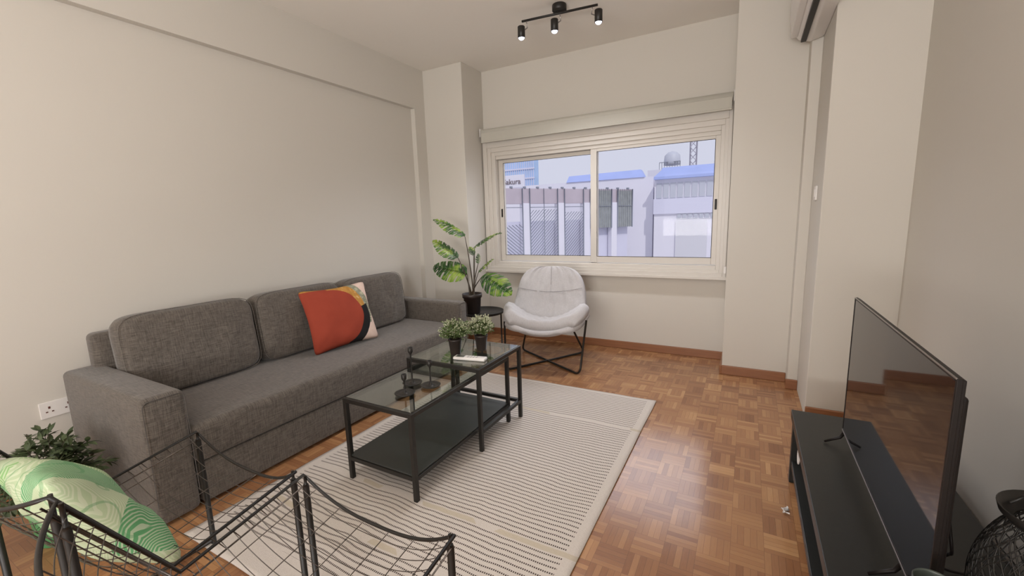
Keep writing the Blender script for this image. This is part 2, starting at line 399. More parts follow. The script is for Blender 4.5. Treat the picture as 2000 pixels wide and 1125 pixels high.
# ================================================================== ceiling track lamp
t = thing('track_lamp', 'black ceiling track lamp with three lit spot heads', 'lamp', (-1.32, 3.25, 2.89))
def c_sub(name, bm, m, p=None): return sub(name, bm, m, p or t)
bm = BM(); lathe(bm, [(0, 0), (0.052, 0), (0.054, -0.004), (0.054, -0.038), (0.050, -0.044), (0, -0.045)], 32, (-1.32, 3.25, 2.889)); c_sub('ceiling_rose', bm, BLACK)
b0, b1 = Vector((-1.622, 3.222, 2.834)), Vector((-1.035, 3.286, 2.834))
bm = BM(); tube(bm, [b0, b1], 0.0085, 10); c_sub('bar', bm, BLACK)
dd = (b1-b0).normalized()
for k, tt in enumerate((0.045, 0.5, 0.955)):
    p = b0.lerp(b1, tt) + Vector((0, 0, -0.008)); side = -0.018 if k < 2 else 0.022
    sp = bpy.data.objects.new('spot_head', None); C.objects.link(sp); sp.parent = t; sp.location = p - t.location
    cc = dd*side*1.6 + Vector((0, -0.01, -0.03))
    bm = BM(); lathe(bm, [(0, 0), (0.025, 0), (0.0285, -0.004), (0.0285, -0.085), (0.0265, -0.086), (0.0255, -0.07)], 24, cc); obj('shade', bm, BLACK, sp)
    bm = BM(); lathe(bm, [(0, -0.098), (0.014, -0.096), (0.022, -0.088), (0.0245, -0.076), (0.024, -0.07), (0, -0.07)], 24, cc); obj('bulb', bm, BULB, sp)
    bm = BM(); q = -dd*side*1.0; tube(bm, [q*0.6, q*0.9+Vector((0, 0, -0.045)), cc + Vector((0, 0, -0.045))], 0.0045, 8); obj('hinge', bm, SILVER, sp)
    l = bpy.data.lights.new('spot_light', 'SPOT'); l.energy = 32; l.spot_size = 2.3; l.spot_blend = 0.8; l.color = (0.95, 0.95, 1.0); l.shadow_soft_size = 0.03
    lo = bpy.data.objects.new('spot_light', l); C.objects.link(lo); lo.parent = sp; lo.location = cc + Vector((0, 0, -0.106))

# ================================================================== air conditioner
t = thing('air_conditioner', 'white wall-mounted air conditioner at the ceiling above the pier', 'air conditioner', (0.28, 3.3, 2.45))
def ac_bm():
    bm = BM(); prof = [(0.376, 2.43), (0.30, 2.41), (0.235, 2.43), (0.19, 2.49), (0.178, 2.56), (0.178, 2.70), (0.20, 2.72), (0.376, 2.72)]
    y0, y1 = 2.82, 3.62
    A = [bm.verts.new((x, y0, z)) for x, z in prof]; B = [bm.verts.new((x, y1, z)) for x, z in prof]
    n = len(prof)
    for i in range(n): bm.faces.new((A[i], A[(i+1) % n], B[(i+1) % n], B[i]))
    bm.faces.new(A); bm.faces.new(list(reversed(B)))
    bmesh.ops.bevel(bm, geom=[e for e in bm.edges], offset=0.006, segments=2, affect='EDGES', profile=0.5)
    return bm
sub('body', ac_bm(), WPLAST, t)
bm = BM(); box(bm, 0.245, 0.275, 2.86, 3.585, 2.404, 2.424, 0.003); sub('air_slot', bm, PLAST, t)
bm = BM(); box(bm, 0.186, 0.226, 2.86, 3.585, 2.440, 2.466, 0.004, M=None); sub('louver', bm, WPLAST, t)

# wall outlet and light switch
t = thing('wall_outlet', 'white double socket plate low on the left wall by the sofa', 'outlet', (XL, 0.70, 0.41))
bm = BM(); box(bm, XL, XL+.010, 0.628, 0.772, 0.367, 0.453, 0.003); sub('plate', bm, WPLAST, t)
RED = plain('dark_socket_hole', (0.10, 0.03, 0.02), 0.6)
for yy in (0.664, 0.736):
    bm = BM()
    for dy, dz, h in ((0, 0.012, .006), (-.011, -.010, .003), (.011, -.010, .003)): box(bm, XL+.0095, XL+.0115, yy+dy-.004, yy+dy+.004, 0.41+dz-h, 0.41+dz+h)
    sub('socket_holes', bm, RED, t)
t = thing('light_switch', 'small white switch on the side face of the right pier', 'switch', (0.376, 3.40, 1.42))
bm = BM(); box(bm, 0.366, 0.376, 3.36, 3.44, 1.375, 1.465, 0.003); sub('plate', bm, WPLAST, t)
bm = BM(); box(bm, 0.362, 0.367, 3.38, 3.42, 1.395, 1.445, 0.002); sub('rocker', bm, WPLAST, t)

# ================================================================== SOFA
so_ = thing('sofa', 'long dark grey woven fabric sofa against the left wall', 'sofa', (-2.65, 1.9, 0))
def softbox(x0, x1, y0, y1, z0, z1, bev, puff=0.0, sub_=3, amp=0.0015):
    bm = BM(); box(bm, x0, x1, y0, y1, z0, z1, bev, 4)
    for f in bm.faces: f.smooth = True
    return bm
sub('base', softbox(-3.08, -2.212, 0.90, 2.99, 0.02, 0.222, 0.012), SOFA, so_)
def seat_bm():
    bm = BM(); box(bm, -3.0, -2.195, 0.888, 2.992, 0.228, 0.415, 0.03, 4)
    bmesh.ops.subdivide_edges(bm, edges=[e for e in bm.edges if e.calc_length() > 0.3], cuts=16, use_grid_fill=True)
    for v in bm.verts:
        if v.co.z > 0.39: v.co.z += 0.006*mnoise.noise(v.co*5) + 0.006*math.sin((v.co.x+3.0)/0.8*PI)
    for f in bm.faces: f.smooth = True
    return bm
sub('seat', seat_bm(), SOFA, so_)
PIPE = plain('dark_seam', (0.09, 0.08, 0.072), 0.9)
for y0, y1 in ((0.72, 0.885), (2.995, 3.12)):
    a = sub('arm', softbox(-3.10, -2.2, y0, y1, 0.015, 0.605, 0.028), SOFA, so_)
    bm = BM(); f = -2.1985; e = 0.013
    tube(bm, fillet([(f+.002-.004, y0+.002, 0.10), (f-.003, y0+.004, 0.592), (f-.003, y1-.004, 0.592), (f-.003, y1-.002, 0.10)], 0.03), 0.0018, 6)
    o = sub('seam', bm, PIPE, so_); o.parent = a; o.matrix_parent_inverse = Matrix.Identity(4)
sub('back', softbox(-3.09, -2.985, 0.83, 3.01, 0.02, 0.785, 0.03), SOFA, so_)
# loose back cushions
lab = ['grey sofa back cushion nearest the camera, leaning at the left end', 'middle grey sofa back cushion, partly behind the patterned cushion', 'far grey sofa back cushion, nearest the window']
for k, (y0, y1) in enumerate(((0.865, 1.575), (1.57, 2.265), (2.26, 2.945))):
    bm = BM(); pillow(bm, y1-y0-.004, 0.475, 0.225, edge=0.62, n=40, wrinkle=0.006, seed=k*9.1+1, pinch=0.02, p=0.3, corner=7)
    tilt = math.radians(7)
    zx = Vector((-math.sin(tilt), 0, math.cos(tilt)))
    o = obj('sofa_back_cushion', bm, SOFA)
    o.matrix_world = basis((-2.855, (y0+y1)/2, 0.415+0.228), (0, 1, 0), (-math.cos(tilt), 0, -math.sin(tilt)), zx)
    tag(o, lab[k], 'cushion', 'sofa back cushions')
    # piping along the front edge
    bm = BM(); w2, h2, th = (y1-y0-.004)/2*0.985, 0.475/2*0.985, -0.078
    pts = []
    for i in range(64):
        a = 2*PI*i/64; c_, s_ = math.cos(a), math.sin(a); q = (abs(c_)**7+abs(s_)**7)**(1/7); pts.append((c_/q*w2*0.985, th, s_/q*h2*0.985))
    tube(bm, pts, 0.002, 6, closed=True); obj('piping', bm, SOFA, o)

# patterned cushion
def mk_pattern():
    t = NT('patterned_cushion_print'); v = t.tc(); x, y, z = t.sep(v)
    # local x across (left -0.26 .. right 0.26), z up
    warp = t.noise(v, 7, 3); wz = t.math('MULTIPLY', t.math('SUBTRACT', warp, 0.5), 0.035)
    zz = t.math('ADD', z, wz)
    def arc(cx, cz, r, k=0.0):   # >0 inside the rounded shape (open to the left)
        dx = t.math('MAXIMUM', t.math('SUBTRACT', x, cx), 0.0); dz = t.math('SUBTRACT', z if k == 0 else zz, cz)
        return t.math('SUBTRACT', r, t.math('SQRT', t.math('ADD', t.math('MULTIPLY', dx, dx), t.math('MULTIPLY', dz, dz))))
    red_in = t.math('MAXIMUM', t.math('GREATER_THAN', arc(-0.060, -0.006, 0.207), 0.0), t.math('MULTIPLY', t.math('LESS_THAN', x, -0.07), t.math('LESS_THAN', z, 0.215)))
    och_in = t.math('MULTIPLY', t.math('GREATER_THAN', arc(-0.05, 0.03, 0.235, 1), 0.0), t.math('GREATER_THAN', z, -0.09))
    grn_in = t.math('MULTIPLY', t.math('GREATER_THAN', arc(-0.035, 0.02, 0.272, 1), 0.0), t.math('GREATER_THAN', z, -0.10))
    blk = t.math('MULTIPLY', t.math('GREATER_THAN', arc(-0.04, -0.01, 0.252), 0.0), t.math('LESS_THAN', z, t.math('MULTIPLY', x, 0.25)))
    blk = t.math('MAXIMUM', blk, t.math('MULTIPLY', t.math('LESS_THAN', z, -0.19), t.math('LESS_THAN', x, 0.115)))
    red_in = t.math('MAXIMUM', red_in, t.math('MULTIPLY', t.math('LESS_THAN', z, -0.18), t.math('LESS_THAN', x, 0.0)))
    c = t.mix(t.noise(v, 25, 2), (0.66, 0.49, 0.40), (0.74, 0.58, 0.50))
    strokes = t.noise(t.tc('Object', (14, 1, 60)), 1.6, 3)
    g = t.ramp(strokes, [(0.35, (0.20, 0.21, 0.15)), (0.55, (0.30, 0.30, 0.22)), (0.66, (0.62, 0.58, 0.42))])
    c = t.mix(grn_in, c, g)
    oc = t.ramp(t.noise(t.tc('Object', (30, 1, 25)), 1.3, 3), [(0.4, (0.42, 0.21, 0.05)), (0.6, (0.52, 0.27, 0.07)), (0.72, (0.65, 0.5, 0.25))])
    c = t.mix(och_in, c, oc)
    c = t.mix(blk, c, (0.018, 0.017, 0.018))
    c = t.mix(red_in, c, t.mix(t.noise(v, 12, 3), (0.27, 0.045, 0.026), (0.33, 0.060, 0.034)))
    t.set(Base_Color=c, Roughness=0.85); t.b.inputs['Specular IOR Level'].default_value = 0.15
    return t.bump(t.noise(v, 500, 2), 0.2, 0.001).m
bm = BM(); pillow(bm, 0.545, 0.47, 0.15, n=36, wrinkle=0.006, seed=4.2, pinch=0.09, p=0.5, corner=14)
th = obj('throw_pillow', bm, mk_pattern())
tag(th, 'square cushion with red, ochre, black and pink print on the sofa', 'cushion')
BL = Vector((-2.585, 1.815, 0.425)); BR = Vector((-2.52, 2.36, 0.43)); xx = (BR-BL).normalized()
upv = (Vector((-2.72, 1.865, 0.868))-Vector((-2.585, 1.815, 0.425))); upv = (upv - upv.dot(xx)*xx).normalized(); yy_ = upv.cross(xx)
th.matrix_world = basis((BL+BR)/2 + upv*0.228, xx, yy_, upv)

# ================================================================== RUG
bm = BM()
def rugf(u, v):
    x = (u-.5)*1.575; y = -1.118+v*2.236
    z = 0.004 + 0.003*mnoise.noise(Vector((x*2.2, y*5.0, 0.3))) + 0.0025*math.sin(y*7+x*2)*mnoise.noise(Vector((x*1.5, y*1.5, 4)))
    ex = 0.006*mnoise.noise(Vector((0, y*2.5, 1))) ; ey = 0.008*mnoise.noise(Vector((x*4, 0, 2)))
    return Vector((x+ex, y+ey, max(z, 0.003)))
g, f = grid(bm, rugf, 60, 90)
ex = bmesh.ops.extrude_face_region(bm, geom=bm.faces[:])
for v in [e for e in ex['geom'] if isinstance(e, bmesh.types.BMVert)]: v.co.z += 0.005
bmesh.ops.translate(bm, vec=(0, 0, -0.0015), verts=bm.verts[:])
rug = obj('rug', bm, RUG, None, (-1.302, 1.872, 0.0))
tag(rug, 'large cream flatweave rug with rows of black dashes', 'rug')
rug.location.z = 0.001

# ================================================================== NESTING TABLES
def coffee_table(name, label, x0, x1, y0, y1, H, shelf, group=None):
    T = thing(name, label, 'table', ((x0+x1)/2, (y0+y1)/2, 0.0095))
    zo = 0.0095
    t_ = 0.022
    for (x, y) in ((x0, y0), (x1-t_, y0), (x0, y1-t_), (x1-t_, y1-t_)):
        bm = BM(); box(bm, x, x+t_, y, y+t_, zo, H-.001, 0.002); sub('leg', bm, BLACK, T)
    bm = BM(); z1 = H
    box(bm, x0+t_, x1-t_, y0, y0+t_, z1-.022, z1, 0.002); box(bm, x0+t_, x1-t_, y1-t_, y1, z1-.022, z1, 0.002)
    box(bm, x0, x0+t_, y0+t_, y1-t_, z1-.022, z1, 0.002); box(bm, x1-t_, x1, y0+t_, y1-t_, z1-.022, z1, 0.002)
    sub('top_frame', bm, BLACK, T)
    bm = BM(); box(bm, x0+.012, x1-.012, y0+.012, y1-.012, H-.002, H+.004, 0.001); sub('glass_top', bm, TGLASS, T)
    zs = 0.135
    if shelf:
        bm = BM(); box(bm, x0+.006, x1-.006, y0+.006, y1-.006, zs, zs+.008, 0.002); sub('shelf', bm, SHELF, T)
    bm = BM()
    if shelf: box(bm, x0+t_, x1-t_, y0, y0+t_, zs-.022, zs-.001, 0.002)
    box(bm, x0+t_, x1-t_, y1-t_, y1, zs-.022, zs-.001, 0.002)
    box(bm, x0, x0+t_, y0+t_, y1-t_, zs-.022, zs-.001, 0.002); box(bm, x1-t_, x1, y0+t_, y1-t_, zs-.022, zs-.001, 0.002)
    sub('lower_rails', bm, BLACK, T)
    return T
coffee_table('nesting_coffee_table', 'lower black nesting coffee table with glass top and black shelf', -1.755, -1.300, 1.362, 2.275, 0.45, True, 'nesting tables')
coffee_table('nesting_coffee_table', 'higher black nesting table with glass top, over the lower one', -1.79, -1.262, 1.872, 2.372, 0.50, False, 'nesting tables')

def candle_holder(x, y, h, label):
    T = thing('candle_holder', label, 'candle holder', (x, y, 0.4545), 0, 'black candle holders')
    bm = BM(); lathe(bm, [(0, 0.002), (0.032, 0.0), (0.048, 0.006), (0.052, 0.012), (0.050, 0.013), (0.040, 0.009), (0.014, 0.008), (0.007, 0.016), (0.0045, 0.03), (0, 0.03)], 32); obj('dish', bm, BLACK, T)
    bm = BM(); lathe(bm, [(0.0045, 0.028), (0.0042, h-.045), (0.006, h-.035)], 14); obj('stem', bm, BLACK, T)
    bm = BM(); lathe(bm, [(0.004, h-.038), (0.010, h-.030), (0.0135, h-.022), (0.0135, h), (0.011, h), (0.011, h-.018), (0, h-.018)], 18); obj('candle_cup', bm, BLACK, T)
candle_holder(-1.541, 1.645, 0.205, 'tallest black candle holder on the lower glass table')
candle_holder(-1.428, 1.66, 0.143, 'mid-height black candle holder on the right of the three')
candle_holder(-1.481, 1.522, 0.108, 'shortest black candle holder, nearest the camera of the three')

# remote control
T = thing('remote_control', 'white remote control lying on the higher glass table', 'remote control', (-1.40, 1.99, 0.5045), math.radians(11))
bm = BM(); box(bm, -0.10, 0.10, -0.026, 0.026, 0.0005, 0.018, 0.006, 3); obj('case', bm, WPLAST, T, smooth=True)
bm = BM(); box(bm, -0.085, -0.035, -0.016, 0.016, 0.0175, 0.0188, 0.0005); obj('display', bm, plain('lcd_grey', (0.09, 0.10, 0.09), 0.3), T)
bm = BM()
for i in range(4):
    for j in range(2): box(bm, -0.015+i*.018, -0.005+i*.018, -0.014+j*.017, -0.004+j*.017, 0.0175, 0.0195, 0.001)
obj('buttons', bm, plain('button_grey', (0.45, 0.44, 0.43), 0.5), T)

# small potted shrubs
def mk_leafmat(name, cols, trans=0.3):
    t = NT(name); v = t.tc(); n_ = t.noise(v, 22, 2)
    c = t.ramp(n_, cols); t.set(Base_Color=c, Roughness=0.5)
    out = t.t.nodes['Material Output']; tr = t.n('ShaderNodeBsdfTranslucent'); t.t.links.new(c, tr.inputs[0])
    mx = t.n('ShaderNodeMixShader'); mx.inputs[0].default_value = trans
    t.l(t.b, 0, mx, 1); t.l(tr, 0, mx, 2); t.l(mx, 0, out, 0); return t.m
LSM = mk_leafmat('small_leaf_green', [(0.3, (0.07, 0.125, 0.035)), (0.55, (0.15, 0.22, 0.07)), (0.75, (0.27, 0.34, 0.13))])
LWH = mk_leafmat('pale_leaf_tip', [(0.3, (0.42, 0.45, 0.28)), (0.7, (0.62, 0.62, 0.45))])
LDK = mk_leafmat('dark_leaf_green', [(0.35, (0.035, 0.05, 0.022)), (0.55, (0.07, 0.10, 0.04)), (0.75, (0.13, 0.16, 0.075))], 0.2)
def leaf(bm, p, d, n_, L, W, fold=0.15, curl=0.15, mi=0):
    d = d.normalized(); s = d.cross(n_); 
    if s.length < 1e-4: s = d.cross(Vector((1, 0, 0)))
    s.normalize(); n2 = s.cross(d)
    prev = None
    for k, (t_, w_) in enumerate(((0, 0.08), (0.3, 0.85), (0.55, 1.0), (0.8, 0.6), (1.0, 0.02))):
        c = p + d*L*t_ - n2*curl*L*t_*t_
        a = bm.verts.new(c + s*W*w_/2 + n2*fold*W*w_); m = bm.verts.new(c); b = bm.verts.new(c - s*W*w_/2 + n2*fold*W*w_)
        if prev:
            for f in (bm.faces.new((prev[0], prev[1], m, a)), bm.faces.new((prev[1], prev[2], b, m))): f.smooth = True; f.material_index = mi
        prev = (a, m, b)
def rv(rnd): 
    while True:
        v = Vector((rnd.uniform(-1, 1), rnd.uniform(-1, 1), rnd.uniform(-1, 1)))
        if 0.05 < v.length < 1: return v.normalized()
def small_shrub(x, y, zt, rx, rz, label, tips, seed):
    rnd = random.Random(seed)
    T = thing('potted_shrub', label, 'plant', (x, y, zt), 0, 'small potted shrubs on the table')
    bm = BM(); lathe(bm, [(0, 0.001), (0.030, 0.0), (0.031, 0.002), (0.040, 0.085), (0.0425, 0.086), (0.0425, 0.098), (0.038, 0.098), (0.036, 0.085), (0, 0.083)], 28); obj('pot', bm, POT, T)
    bg_, bs = BM(), BM(); c0 = Vector((0, 0, 0.095)); cc = Vector((0, 0, 0.135))
    for i in range(200):
        d = rv(rnd); d.z = d.z*0.9 + 0.25
        if d.z < -0.35: continue
        e = cc + Vector((d.x*rx, d.y*rx, d.z*rz))*rnd.uniform(0.75, 1.08)
        m = c0.lerp(e, 0.5) + Vector((0, 0, 0.012))
        tube(bs, [c0 + Vector((d.x*.015, d.y*.015, 0)), m, e], 0.0008, 3, cap=False)
        for j in range(15):
            tt = rnd.uniform(0.35, 1.0); p = (c0.lerp(m, tt*2) if tt < .5 else m.lerp(e, tt*2-1)) + rv(rnd)*0.006
            dd_ = ((e-c0).normalized() + rv(rnd)*0.9)
            tip = tt > 0.72 and (rnd.random() < tips*(0.6+0.9*max(0, d.z)))
            leaf(bg_, p, dd_, rv(rnd), rnd.uniform(0.010, 0.016), rnd.uniform(0.006, 0.009), mi=1 if tip else 0)
    obj('foliage', bg_, [LSM, LWH], T); obj('twigs', bs, STEM, T)
small_shrub(-1.545, 2.045, 0.5045, 0.098, 0.07, 'bushy small green potted shrub, left of the pair on the glass table', 0.42, 3)
small_shrub(-1.445, 2.185, 0.5045, 0.082, 0.08, 'pale-tipped small potted shrub, right of the pair on the glass table', 0.85, 5)

# ================================================================== SIDE TABLE + MONSTERA
T = thing('side_table', 'round black metal side table under the tall potted plant', 'table', (-2.28, 3.49, 0))
bm = BM(); lathe(bm, [(0, 0.405), (0.20, 0.405), (0.212, 0.408), (0.214, 0.43), (0.211, 0.431), (0.209, 0.419), (0, 0.418)], 48); obj('tray_top', bm, BLACK, T)
for a in (0.5, 2.07, 3.64, 5.2):
    bm = BM(); tube(bm, [(0.185*math.cos(a), 0.185*math.sin(a), 0.406), (0.185*math.cos(a), 0.185*math.sin(a), 0.0)], 0.008, 10); obj('leg', bm, BLACK, T)
bm = BM(); tube(bm, [(0.185*math.cos(2*PI*k/40), 0.185*math.sin(2*PI*k/40), 0.02) for k in range(40)], 0.006, 8, closed=True); obj('foot_ring', bm, BLACK, T)

def mk_monstera():
    t = NT('split_leaf_green'); v = t.tc(); x, y, z = t.sep(v)
    n_ = t.noise(v, 9, 2); n2 = t.noise(v, 45, 2)
    k = t.math('ADD', t.math('MULTIPLY', n_, 0.8), t.math('MULTIPLY', n2, 0.2))
    c = t.ramp(k, [(0.40, (0.035, 0.085, 0.03)), (0.50, (0.07, 0.17, 0.035)), (0.56, (0.22, 0.36, 0.05)), (0.66, (0.40, 0.52, 0.10))])
    t.set(Base_Color=c, Roughness=0.35)
    out = t.t.nodes['Material Output']; tr = t.n('ShaderNodeBsdfTranslucent'); t.t.links.new(c, tr.inputs[0])
    mx = t.n('ShaderNodeMixShader'); mx.inputs[0].default_value = 0.35
    t.l(t.b, 0, mx, 1); t.l(tr, 0, mx, 2); t.l(mx, 0, out, 0); return t.m
MON = mk_monstera()
PX, PY, PZ = -2.335, 3.405, 0.4195
T = thing('potted_plant', 'tall split-leaf plant in a dark pot on the round side table', 'plant', (PX, PY, PZ))
bm = BM(); lathe(bm, [(0, 0.001), (0.072, 0), (0.074, 0.003), (0.086, 0.155), (0.096, 0.157), (0.098, 0.194), (0.094, 0.195), (0.089, 0.190), (0.084, 0.155), (0, 0.155)], 36); obj('pot', bm, POT, T)
bm = BM(); lathe(bm, [(0, 0.162), (0.05, 0.166), (0.083, 0.16)], 24); obj('soil', bm, plain('potting_soil', (0.03, 0.02, 0.015), 0.95, var=0.4, scale=200), T)
def mleaf(a, b, W, nrm, seed, curl=0.18, lobes=6):
    a = Vector(a)-Vector((PX, PY, PZ)); b = Vector(b)-Vector((PX, PY, PZ)); d = b-a; L = d.length; d.normalize()
    s = d.cross(Vector(nrm)).normalized(); n2 = s.cross(d)
    rnd = random.Random(seed); bm = BM()
    def mid(t_): return a + d*L*t_ + n2*(curl*L*(0.25-(t_-.5)**2))
    def hw(t_): return W*max(0.0, (math.sin(PI*min(1, t_*0.93+0.07)**0.72))**0.7)
    N = lobes*5
    for sd in (-1, 1):
        for i in range(N):
            t0, t1 = i/N, (i+1)/N; ph = (i % 5)
            cut = 0.40 if (ph == 4 and 3 < i < N-3) else 1.0    # slit between lobes
            rows = []
            for (t_) in (t0, t1):
                m = mid(t_); row = []
                for q in (0, 0.25, 0.5, 0.75, 1.0):
                    e = q*cut; w_ = hw(t_)*e
                    lob = 1.0 - 0.10*abs((t_*lobes) % 1 - 0.5)
                    p = m + s*sd*w_*lob + d*(w_*0.42) - n2*(w_*w_/W*0.55) + n2*0.25*w_
                    row.append(bm.verts.new(p + n2*0.004*math.sin(i*2.1+q*3)))
                rows.append(row)
            for q in range(4):
                bm.faces.new((rows[0][q], rows[0][q+1], rows[1][q+1], rows[1][q])).smooth = True
    bmesh.ops.remove_doubles(bm, verts=bm.verts[:], dist=0.0008)
    o = obj('leaf', bm, MON, T); return a, b
base = Vector((0, 0, 0.15))
LV = [((-2.384, 3.40, 1.167), (-2.704, 3.33, 1.335), 0.085, (0.2, -.3, 1), 0.30), ((-2.463, 3.38, 0.96), (-2.70, 3.30, 1.135), 0.09, (0.3, -.5, 1), 0.15),
      ((-2.39, 3.42, 0.80), (-2.76, 3.36, 0.865), 0.115, (0, -.9, 0.6), 0.18), ((-2.411, 3.60, 1.05), (-2.04, 3.52, 1.19), 0.085, (-.2, -.3, 1), 0.25),
      ((-2.388, 3.62, 0.80), (-2.19, 3.60, 0.935), 0.035, (-.3, -.6, 0.8), 0.15), ((-2.17, 3.36, 0.80), (-1.80, 3.24, 0.655), 0.115, (0.25, -.8, 0.6), 0.22),
      ((-2.36, 3.5, 0.98), (-2.375, 3.46, 1.065), 0.035, (0.3, -1, 0.3), 0.1), ((-2.31, 3.5, 0.90), (-2.28, 3.46, 1.00), 0.028, (0.8, -.6, 0.3), 0.1)]
for k, (a, b, W, nr, cu) in enumerate(LV):
    a_, b_ = mleaf(a, b, W, nr, 10+k, cu, (5 if W > 0.1 else 6) if W > 0.06 else 4)
    j = Vector((0.02*math.cos(k*2.1), 0.02*math.sin(k*2.1), 0.15))
    knee = Vector((a_.x*0.35+j.x, a_.y*0.35+j.y, 0.15+(a_.z-0.15)*0.55))
    bm = BM(); pts = []
    for i in range(13):
        q = i/12; pts.append((1-q)**2*j + 2*q*(1-q)*knee + q*q*a_)
    tube(bm, pts, [0.0085-0.0055*i/12 for i in range(13)], 7); obj('stem', bm, STEM, T)

# ================================================================== ARMCHAIR
AC = thing('armchair', 'pale grey padded shell armchair on black crossed wire legs', 'armchair', (-1.575, 3.48, 0), math.radians(14))
def arm_surf(a, v, off=0.0):
    """a in [-1,1] across, v in [0,1] front edge to top of back; returns point of the shell"""
    cs = [(0.00, -0.345, 0.385), (0.10, -0.30, 0.352), (0.22, -0.20, 0.335), (0.36, -0.05, 0.335), (0.47, 0.08, 0.36), (0.56, 0.175, 0.42), (0.66, 0.235, 0.52), (0.80, 0.285, 0.67), (0.92, 0.325, 0.80), (1.0, 0.345, 0.865)]
    def cen(v):
        for (v0, y0, z0), (v1, y1, z1) in zip(cs, cs[1:]):
            if v <= v1:
                q = (v-v0)/(v1-v0); return Vector((0, y0+(y1-y0)*q, z0+(z1-z0)*q))
        return Vector((0, cs[-1][1], cs[-1][2]))
    def cens(v): return (cen(max(0, v-.06))+cen(max(0, v-.02))+cen(v)+cen(min(1, v+.02))+cen(min(1, v+.06)))/5
    c = cens(v); tg = (cens(min(1, v+.03))-cens(max(0, v-.03))).normalized(); n_ = Vector((0, -tg.z, tg.y))
    if v < 0.42: w_ = 0.39*math.sqrt(max(0, 1-((0.42-v)/0.44)**2.2))
    elif v < 0.60: w_ = 0.39 - 0.04*((v-.42)/.18)**1.3
    else:
        q = (v-.60)/.40; w_ = 0.35*(1-0.12*q)*(max(0, 1-q**4.0))**0.42 + 0.0
    # lift of the sides: the seat rises to the arms, the back wraps forward
    lift = 0.165*math.exp(-((v-.36)/.25)**2) + 0.05
    return c + Vector((a*w_, 0, 0)) + (n_*(1 if v < .9 else .8)*lift*(abs(a)**2.2 - 0.30*max(0, (abs(a)-.74)/.26)**2)*(w_/0.40)) + n_*off
def shellpatch(v0f, v1f, t0, t1, nu=36, nv=30, seed=0, amax=1.0, wr=0.0, fold=None):
    fold = fold or (lambda u, v: 0.0)
    bm = BM()
    def P(u, v, off):
        a = (2*u-1)*amax; vv = v0f(a) + (v1f(a)-v0f(a))*v
        return arm_surf(a, min(1, max(0, vv)), off)
    def prof(u, v): 
        e = (1-(2*u-1)**10)*(1-(2*v-1)**8); return max(0, e)**0.5
    g1, f1 = grid(bm, lambda u, v: P(u, v, t1*prof(u, v) + t0 + fold(u, v)*prof(u, v) + wr*mnoise.noise(Vector((u*11+seed, v*5, seed)))*prof(u, v)), nu, nv)
    g2, f2 = grid(bm, lambda u, v: P(u, v, t0-0.001), nu, nv)
    for f in f1: f.normal_flip()
    bmesh.ops.remove_doubles(bm, verts=bm.verts[:], dist=0.0012)
    bmesh.ops.recalc_face_normals(bm, faces=bm.faces[:])
    return bm
obj('shell', shellpatch(lambda a: 0.0, lambda a: 1.0, -0.035, 0.055, 44, 50), CREAM, AC)
obj('seat_cushion', shellpatch(lambda a: 0.10, lambda a: 0.42+0.12*abs(a)**2, 0.004, 0.100, 120, 40, 3, 1.0, 0.008, lambda u, v: -0.012*max(0, v-.45)*1.8*abs(math.sin(u*46+2*math.sin(u*7)))**0.6), CREAM, AC)
obj('back_cushion', shellpatch(lambda a: 0.43+0.13*abs(a)**2, lambda a: 1.0, 0.003, 0.048, 100, 50, 8, 0.985, 0.006, lambda u, v: 0.011*mnoise.noise(Vector((u*17, v*2.2, 5)))+0.007*mnoise.noise(Vector((u*9, v*7, 9)))), CREAM, AC)
SEAM = plain('chair_seam', (0.30, 0.28, 0.28), 0.8)
bm = BM(); tube(bm, [arm_surf(0.02, 0.80+0.19*i/14, 0.058) for i in range(14)], 0.0022, 5); tube(bm, [arm_surf(-0.93+1.86*i/30, 0.775-0.035*(1-abs(-0.93+1.86*i/30)**2), 0.056) for i in range(31)], 0.0022, 5)
obj('stitching', bm, SEAM, AC)
r_ = 0.009
FL, FR, BL_, BR_ = Vector((-0.315, -0.31, .01)), Vector((0.33, -0.32, .01)), Vector((-0.31, 0.30, .01)), Vector((0.31, 0.31, .01))
tFL, tFR, tBL, tBR = Vector((-0.345, -0.20, 0.42)), Vector((0.375, -0.19, 0.45)), Vector((-0.20, 0.09, 0.35)), Vector((0.20, 0.09, 0.35))
bm = BM(); tube(bm, fillet([tFL, FL, BR_, tBR], 0.06, 6), r_, 10); obj('leg_frame', bm, BLACK, AC)
bm = BM(); tube(bm, fillet([tFR, FR + Vector((0, 0, .001)), BL_ + Vector((0, 0, .001)), tBL], 0.06, 6), r_, 10); obj('leg_frame', bm, BLACK, AC)

